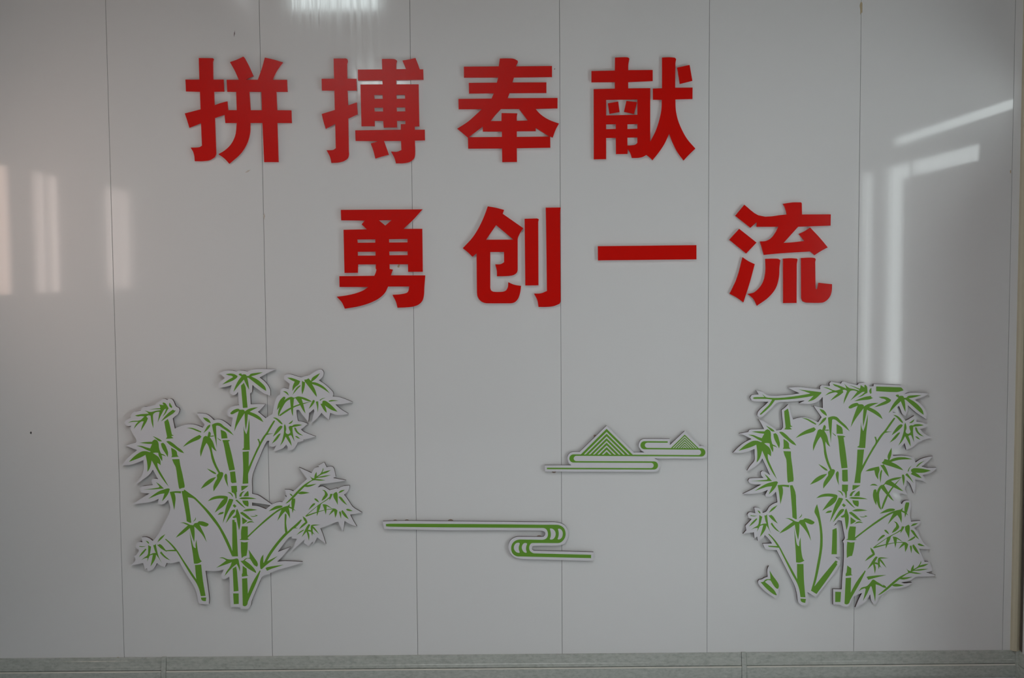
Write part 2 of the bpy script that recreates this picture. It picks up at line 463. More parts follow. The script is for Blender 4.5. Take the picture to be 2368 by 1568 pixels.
# ------------------------------------------------------------------ the eight red characters
KC = 1622 / 300.0
CHARS = {
 '拼': (400, 110, [["322,130 495,132 510,143 500,185 503,400 632,400 640,550 513,552 520,720 600,692 680,672 690,782 797,783 790,553 678,552 670,402 822,402 770,285 712,182 800,150 880,112 900,135 950,230 1005,355 912,400 1060,402 1105,280 1148,125 1260,150 1375,185 1300,290 1245,403 1425,403 1432,553 1293,553 1303,783 1480,785 1485,943 1305,943 1320,1432 1140,1432 1118,943 968,943 965,1060 935,1180 860,1310 705,1453 640,1385 567,1333 640,1290 720,1215 775,1110 797,943 655,943 645,840 524,880 540,1320 525,1370 460,1408 380,1420 272,1420 265,1350 250,1300 220,1252 330,1245 362,1225 350,945 205,1003 175,905 147,823 345,772 337,552 162,548 155,400 330,400",
   "955,553 1105,553 1112,783 970,783"]]),
 '搏': (720, 110, [["278,137 430,136 450,145 455,170 447,210 449,388 562,390 567,537 452,537 460,722 568,685 580,835 462,886 468,1290 470,1340 455,1385 415,1415 340,1437 250,1442 238,1380 190,1283 270,1280 305,1258 298,955 180,1015 150,920 129,830 293,780 287,537 131,537 128,390 284,388"],
   ["883,142 1000,142 1050,148 1071,165 1063,200 1060,270 1183,268 1138,162 1220,148 1302,130 1330,200 1355,272 1398,272 1402,402 1060,406 1060,460 1341,460 1350,985 1292,987 1294,1027 1418,1027 1420,1160 1295,1163 1298,1330 1285,1385 1240,1425 1165,1445 1058,1447 1040,1385 995,1300 1080,1300 1126,1280 1120,1167 908,1167 970,1340 885,1362 800,1388 775,1290 742,1200 835,1170 553,1167 548,1035 1118,1027 1118,957 1175,957 1175,915 1070,917 1072,998 905,1000 898,917 792,915 792,983 627,983 613,462 890,460 888,408 583,410 580,275 885,272",
    "785,593 890,591 893,640 788,641", "1063,592 1170,590 1172,638 1066,640", "788,752 895,750 897,798 791,799", "1066,749 1173,747 1175,797 1069,798"]]),
 '奉': (1030, 110, [["680,137 780,135 860,142 905,165 905,185 880,235 1333,230 1333,368 857,374 838,436 1263,435 1263,567 802,570 778,633 1403,630 1402,760 1128,767 1160,805 1220,858 1300,905 1420,950 1380,1025 1343,1125 1310,1112 1312,1252 893,1258 895,1430 710,1432 708,1262 285,1264 281,1125 270,1117 215,1070 147,1014 290,920 380,840 455,770 165,771 163,642 577,637 605,572 295,574 292,441 643,438 660,374 232,376 230,239 667,234",
    "290,1121 466,988 468,1050 706,1050 706,1117", "893,1047 1130,1045 1130,1005 1300,1112 893,1117", "695,768 920,768 1030,912 893,915 893,870 900,822 702,818 700,918 567,918 610,862"]]),
 '献': (1340, 110, [["445,125 560,120 610,125 625,140 612,210 610,282 916,280 916,418 610,432 610,510 885,507 885,1175 950,1050 1000,900 1027,760 1030,653 920,651 918,513 1033,508 1033,125 1130,121 1195,127 1209,145 1200,200 1197,502 1415,500 1413,642 1200,648 1205,780 1230,900 1280,1025 1345,1140 1450,1263 1375,1335 1303,1412 1230,1315 1170,1200 1122,1078 1060,1210 990,1315 915,1408 880,1375 838,1342 790,1368 720,1380 655,1380 640,1330 605,1265 600,1330 457,1332 455,1130 334,1130 334,1395 180,1397 178,520 443,513 443,432 150,434 150,293 443,287",
    "334,653 725,648 725,840 334,848", "334,960 455,958 455,1017 334,1021", "600,958 725,956 725,1014 600,1018", "600,1125 725,1123 725,1190 700,1212 650,1222 600,1224"],
   ["1222,250 1378,217 1412,415 1255,455"], ["355,697 485,674 502,806 375,828"], ["587,667 720,682 683,830 557,803"]]),
 '勇': (750, 450, [["206,191 1228,184 1120,305 990,428 1225,428 1231,965 1047,966 1045,872 815,872 816,930 858,938 845,970 832,1010 1262,1010 1250,1170 1245,1260 1225,1330 1180,1375 1120,1398 1030,1410 915,1415 895,1340 850,1253 960,1245 1030,1228 1050,1205 1062,1150 797,1150 760,1225 690,1293 590,1347 450,1393 257,1427 220,1350 155,1277 280,1260 420,1225 500,1190 548,1156 190,1156 187,1020 625,1015 640,980 652,940 643,925 643,873 422,874 420,978 252,980 240,440 530,434 466,372 505,325 210,322",
    "682,322 840,320 762,387", "413,562 637,560 637,600 416,602", "808,558 1040,555 1040,597 810,599", "417,716 640,714 640,762 419,763", "811,712 1042,710 1042,756 814,758"]]),
 '创': (1040, 450, [["475,147 580,165 680,192 663,240 780,322 920,420 875,490 850,565 850,930 840,975 805,1003 730,1018 590,1022 588,950 568,872 640,868 680,845 678,718 507,718 507,1165 518,1200 550,1215 660,1215 700,1200 725,1160 732,1095 800,1125 893,1142 880,1230 850,1310 815,1345 750,1360 480,1360 410,1345 360,1300 340,1220 335,735 285,778 225,720 163,670 290,530 370,400 430,270",
    "580,382 795,562 455,564"],
   ["936,302 1090,298 1115,310 1107,345 1110,1135 945,1137"],
   ["1200,163 1388,161 1380,230 1386,1330 1375,1365 1310,1392 1215,1405 1110,1405 1095,1320 1053,1238 1140,1235 1215,1205 1205,400"]]),
 '一': (1350, 450, [["176,645 1409,632 1409,810 178,823"]]),
 '流': (1660, 450, [["332,127 505,258 862,248 845,180 815,115 930,98 1040,97 1050,110 1053,248 1413,247 1410,388 1005,402 823,604 950,595 1082,580 1050,540 1012,492 1090,455 1155,412 1280,545 1375,660 1300,700 1210,757 1155,712 900,727 700,742 575,755 527,585 600,580 660,550 720,475 757,403 485,403 487,345 408,415 217,265"],
   ["268,428 485,600 355,737 143,565"], ["310,783 380,830 462,870 400,1100 320,1348 240,1290 147,1240 225,1080"],
   ["593,803 690,800 755,803 782,820 772,900 765,1030 725,1170 640,1280 490,1390 440,1300 372,1243 450,1225 520,1165 570,1080 595,960"],
   ["815,800 920,795 985,800 998,810 987,880 985,1355 817,1357"],
   ["1040,793 1150,788 1210,793 1225,808 1218,850 1222,1165 1232,1187 1245,1175 1260,1102 1340,1112 1428,1120 1425,1200 1405,1270 1360,1325 1300,1352 1110,1352 1060,1335 1042,1290"]]),
}
CHAR_LABEL = {
 '拼': 'red cut-out Chinese character 拼, first of the upper slogan row',
 '搏': 'red cut-out Chinese character 搏 with a pale glare on its upper strokes',
 '奉': 'red cut-out Chinese character 奉 with three wide bars, in the upper row',
 '献': 'red cut-out Chinese character 献 with small square dots, last of the upper row',
 '勇': 'red cut-out Chinese character 勇, first of the lower slogan row',
 '创': 'red cut-out Chinese character 创 with two upright strokes, in the lower row',
 '一': 'red cut-out Chinese character 一, a single flat bar in the lower row',
 '流': 'red cut-out Chinese character 流 of loose strokes, last of the lower row',
}
for ch, (ox, oy, comps) in CHARS.items():
    outl = [[tile(s, ox, oy, KC) for s in c] for c in comps]
    xs = [p[0] for c in outl for p in c[0]]
    ys = [p[1] for c in outl for p in c[0]]
    org = at((min(xs) + max(xs)) / 2, max(ys), 0)
    t = tag(empty('red_character', (org.x, 0, org.z)), CHAR_LABEL[ch], 'character', 'red slogan characters')
    for c in outl:
        st = plate('stroke', c, 0.0125, 0.0095, [M_RED], t, (org.x, 0, org.z))
        plate('foam_core', c, 0.0096, 0.0, [M_FOAM], st, (org.x, 0, org.z))

# ------------------------------------------------------------------ the painted plaques
D_FACE, D_BACK = 0.014, 0.0040
B_FACE, B_BACK = 0.0165, 0.0048               # the bamboo boards are thicker
GREEN_N = [0]


def green(kind, outlines, parent, origin, face=None, **kw):
    GREEN_N[0] += 1
    face = face or D_FACE
    lift = 0.0003 + 0.00006 * (GREEN_N[0] % 7)
    return plate(kind, outlines, face + lift, face - 0.0002, [M_GREEN], parent, origin, **kw)


def glue(px, py, r, parent, origin, depth=0.006):
    """a squeezed dab of mounting glue between board and wall"""
    bm = bmesh.new()
    bmesh.ops.create_uvsphere(bm, u_segments=12, v_segments=6, radius=1.0)
    for v in bm.verts:
        v.co = Vector((v.co.x * r, v.co.y * 0.0026, v.co.z * r * 0.8))
    me = bpy.data.meshes.new('glue_dab')
    bm.to_mesh(me); bm.free()
    me.materials.append(M_GLUE)
    w = at(px, py, 0.003)
    return link('glue_dab', me, parent, (w.x - origin[0], -0.0028 - origin[1], w.z - origin[2]))


def arc(cx, cy, rx, ry, a0, a1, n=10):
    return [(cx + rx * math.cos(math.radians(a0 + (a1 - a0) * k / n)), cy + ry * math.sin(math.radians(a0 + (a1 - a0) * k / n))) for k in range(n + 1)]


# --- two striped peaks
org = at(1446, 1090, 0); org = (org.x, 0, org.z)
mt = tag(empty('mountain_plaque', org), 'white plaque of two green striped peaks above winding lines', 'plaque', 'green landscape plaques')
D = lambda s: tile(s, 1240, 970, 10.455)
E = lambda s: tile(s, 1440, 970, 10.452)
board = (D("205,1110 845,1108 800,1065 765,1000 752,940 765,880 800,825 850,795 900,785 1050,785 1703,150")
         + E("265,795 525,797 470,765 420,710 385,640 395,570 430,510 480,478 530,470 1140,472 1145,615 1497,283 1860,640 1935,640 2005,690 2037,745 2048,800 2037,860 2000,915 1930,945 1880,947 765,945 850,985 890,1040 905,1110 890,1180 850,1235 790,1265 740,1268")
         + D("212,1260"))
plate('board', [board], D_FACE, D_BACK, [M_BOARD, M_EDGE], mt, org)
ESH = 200 * 10.455                            # E tile to D tile, same scale


def dpx(pts):
    return [(1240 + x / 10.455, 970 + y / 10.455) for x, y in pts]


def crescent(cx, yc, ro, ri, side, dy):
    """turn of the line: outer half circle, smaller inner one; side -1 opens to the right"""
    xi = cx + (-side) * 70
    o = arc(cx, yc, ro, ro, -90, -270 if side < 0 else 90, 14)
    i = arc(xi, yc, ri, ri, 90, (270 if side < 0 else -90), 12)
    return dpx([(xi, yc - ro)] + o + [(xi, yc + ro)] + i)


def stripe(xa, ya, xb, yb, h):
    return dpx([(xa, ya), (xb, yb), (xb, yb + h), (xa, ya + h)])


cr = [(900, 944, 99, 63, -1), (ESH + 755, 1113, 99, 64, 1), (ESH + 1900, 797, 100, 65, 1), (ESH + 528, 624, 98, 62, -1)]
for (cx_, yc_, ro_, ri_, sd_) in cr:
    green('crescent', [crescent(cx_, yc_, ro_, ri_, sd_, 0)], mt, org, corner=30)
for ln in ((258, 1168, ESH + 685, 1177, 35), (970, 1008, ESH + 685, 1014, 35), (970, 845, ESH + 1830, 862, 35),
           (ESH + 598, 688, ESH + 1830, 697, 35), (ESH + 598, 526, ESH + 1088, 529, 35)):
    green('line', [stripe(*ln)], mt, org)
for (ax, ay, by, sl, starts, wd) in ((1703, 228, 852, 1.010, (300, 410, 517, 625, 733), 45), (ESH + 1500, 368, 697, 1.03, (406, 466, 527, 587, 643), 27)):
    a = ay
    for s in starts:
        green('chevron', [dpx([(ax, a), (ax + (by - a) * sl, by), (ax + (by - s) * sl, by), (ax, s), (ax - (by - s) * sl, by), (ax - (by - a) * sl, by)])], mt, org)
        a = s + wd
    green('chevron', [dpx([(ax, a), (ax + (by - a) * sl, by), (ax - (by - a) * sl, by)])], mt, org)
for g_ in ((1281, 1090, .009), (1376, 1008, .006), (1470, 1085, .010), (1600, 1050, .010)):
    glue(g_[0], g_[1], g_[2], mt, org)

# --- winding stream
org = at(1129, 1298, 0); org = (org.x, 0, org.z)
sp = tag(empty('stream_plaque', org), 'long white plaque with a winding green stream and crescent ripples', 'plaque', 'green landscape plaques')
F = lambda s: tile(s, 870, 1180, 9.108)
G = lambda s: tile(s, 1150, 1180, 9.867)
board = (F("138,234 400,225 840,224") + G("0,262 1000,272 1300,272 1400,285 1480,312 1550,362 1600,440 1620,540 1605,640 1560,720 1480,780 1390,803 1250,810 850,807 810,820 790,860 795,897 835,922 2195,958 2200,1100 2185,1143 2120,1155 1200,1130 560,1112 450,1095 360,1045 290,960 258,860 275,740 320,670 400,622 480,603 1000,608 1060,600 1085,570 1095,530 1080,490 1030,468 900,462 0,456")
         + F("1500,422 840,410 240,398 175,390 160,375"))
plate('board', [board], D_FACE, D_BACK, [M_BOARD, M_EDGE], sp, org)
gs = (F("202,292 300,284 1000,286") + G("0,320 1040,332 1350,333 1440,350 1520,410 1555,500 1558,570 1510,680 1440,738 1350,750 830,748 770,760 740,800 728,870 745,925 790,965 850,985 2140,1018 2140,1093 540,1055 440,1050 370,1010 330,950 317,880 330,790 380,720 450,680 550,668 1000,675 1080,665 1130,630 1155,560 1150,500 1110,430 1040,405 0,398")
      + F("1000,357 300,347 207,340"))
holes = [G(s) for s in ("1200,418 1240,418 1290,445 1325,500 1330,560 1310,620 1270,660 1215,670 1198,655 1220,590 1222,530 1212,470",
                        "1382,430 1410,420 1450,435 1490,500 1492,560 1470,625 1430,660 1395,668 1375,655 1395,600 1402,530 1395,470",
                        "470,742 500,745 512,765 492,830 490,890 512,960 500,975 440,960 395,915 378,860 390,800 420,760",
                        "640,748 670,755 680,770 660,830 655,890 672,960 655,975 610,955 575,910 560,860 570,800 600,760")]
green('stream_line', [gs] + holes, sp, org, corner=55)
for g_ in ((914, 1206, .010), (941, 1206, .011), (1042, 1206, .012), (1247, 1243, .012), (1200, 1262, .010), (1340, 1284, .008)):
    glue(g_[0], g_[1], g_[2], sp, org)

# ------------------------------------------------------------------ bamboo plaques
KT = 1568 / 200.0
TILES = dict(a=(270, 840), b=(460, 840), c=(640, 840), d=(270, 1030), e=(460, 1030), f=(640, 1030), g=(270, 1220), h=(460, 1220), i=(640, 1220),
             j=(1690, 870), k=(1840, 870), l=(1990, 870), m=(1690, 1050), n=(1840, 1050), o=(1990, 1050), p=(1690, 1220), q=(1840, 1220), r=(1990, 1220))


def trace(s):
    """'a 10,20 30,40 b 5,6' -> pixel points; a letter switches the tile"""
    out, cur = [], None
    for tok in s.split():
        if tok in TILES:
            cur = TILES[tok]
        else:
            x, y = tok.split(',')
            out.append((cur[0] + float(x) / KT, cur[1] + float(y) / KT))
    return out


LEFT_BOARD = """a 140,1080 160,1040 200,1015 255,995 258,950 280,900 330,878 435,860 450,825 490,795 545,790 705,752 725,715 780,685 830,650 880,650 915,665 960,645 1005,655 1035,700 1075,785 1125,810 1140,850 1110,920 1060,960 1015,1000 1030,1080 1052,1185 1160,1140 1260,1110 1350,1106 1440,1122
b 70,1168 105,1110 55,1050 10,985 -35,908 60,912 150,930 210,970 270,1030 330,1020 410,1030 480,1070 582,1152 613,990 560,975 520,940 512,890 530,840 580,795 650,770 728,760 705,520 680,560 630,582 580,565 565,520 590,395 500,425 362,445 358,380 380,340 470,270 368,182 450,145 540,130 620,138 685,148 740,130 800,135 885,148 960,115 1060,105 1395,108 1260,170 1100,258 1180,320 1250,400 1290,480 1295,590 1200,555 1100,495 970,395 965,520 930,545 940,745 1060,740 1205,742 1140,820 1070,880 1210,995 1335,920 1350,820 1370,730 1400,640 1430,590 1478,565 1465,520 1490,470 1540,448
c 150,450 215,467 235,370 180,335 140,300 130,250 150,210 200,197 270,205 440,255 520,230 605,212 690,155 770,115 815,115 845,150 850,200 830,250 765,310 870,380 960,460 1015,520 1025,560 1015,605 1140,615 1375,705 1230,735 1065,750 1150,825 1295,915 1200,935 1100,940 970,900 960,950 945,1028 900,990 810,900 740,990 650,1070 620,1112 655,980 680,870 672,835 590,900 572,1062 470,940 395,840 358,850 365,950 385,1047 470,1062 562,1098 500,1150 440,1200 500,1250 705,1330 600,1360 490,1380 480,1410 385,1430 350,1500 320,1545
f 280,75 200,95 195,30 172,-15 120,45 0,92 e 1350,108 1375,50 1400,0 1350,28 1300,20 1265,-25 1278,-85 1235,-80 1185,10 1110,190 1020,400 975,530 960,640 965,760 965,877 1070,903 1180,973 1320,1070 1400,1037 1450,1024 1510,1027
f 148,972 152,915 183,938 140,800 230,805 300,830 548,610 400,397 630,502 660,445 700,405 765,390 755,362 862,307 905,397 970,382 1015,390 1040,430 1068,565 1025,592 1255,634 1130,660 790,703 745,762 830,742 890,770 960,814 1080,777 1105,784 1180,747 1320,727 1310,790 1270,850 1220,892 1300,1000 1370,1105 1545,1220 1330,1255 1390,1370 1450,1470 1330,1430 1230,1370 1215,1480
i 1195,75 1150,-20 1110,-110 950,-50 790,15 830,110 890,300 735,180 670,295 650,250 575,340 485,270 515,210 410,300 265,440 310,330 365,205 275,200 270,160 210,190 100,330 20,442 250,352 150,470 10,620 150,607 465,624 440,650 200,720 0,775
h 1300,820 1290,850 1180,865 1135,910 1060,1080 960,1320 935,1420 890,1470 830,1480 770,1475 735,1447 580,1447 565,1300 552,885 520,910 470,935 420,925 405,880 420,830 448,760 360,785 280,790 120,785 150,1000 185,1280 180,1390 60,1388
g 1500,1380 1470,1330 1460,1240 1400,1060 1320,940 1200,740 1130,612 1020,645 905,642 875,715 800,695 728,642 690,720 640,770 560,785 545,735 510,770 480,645 400,660 255,690 345,590 315,515 360,490 405,410 355,375 345,325 370,280 425,258 465,268 450,178 520,172 590,195 650,242 690,210 760,110 815,0
d 970,1165 930,990 880,1045 830,1070 780,1068 740,1050 762,965 680,1005 560,1035 295,1068 420,980 595,872 520,867 455,855 420,815 425,767 470,742 655,717 630,670 635,630 670,604 750,610 700,520 655,442 610,510 500,600 350,712 490,450 480,268 380,310 250,350 90,365 200,230 370,85 270,50 150,5
a 345,1437 360,1390 300,1290 250,1190 262,1130 200,1137 155,1117"""
LEFT_HOLES = ["e 965,1037 1100,1052 1300,1087 1215,1155 1130,1122 1050,1097 965,1092"]

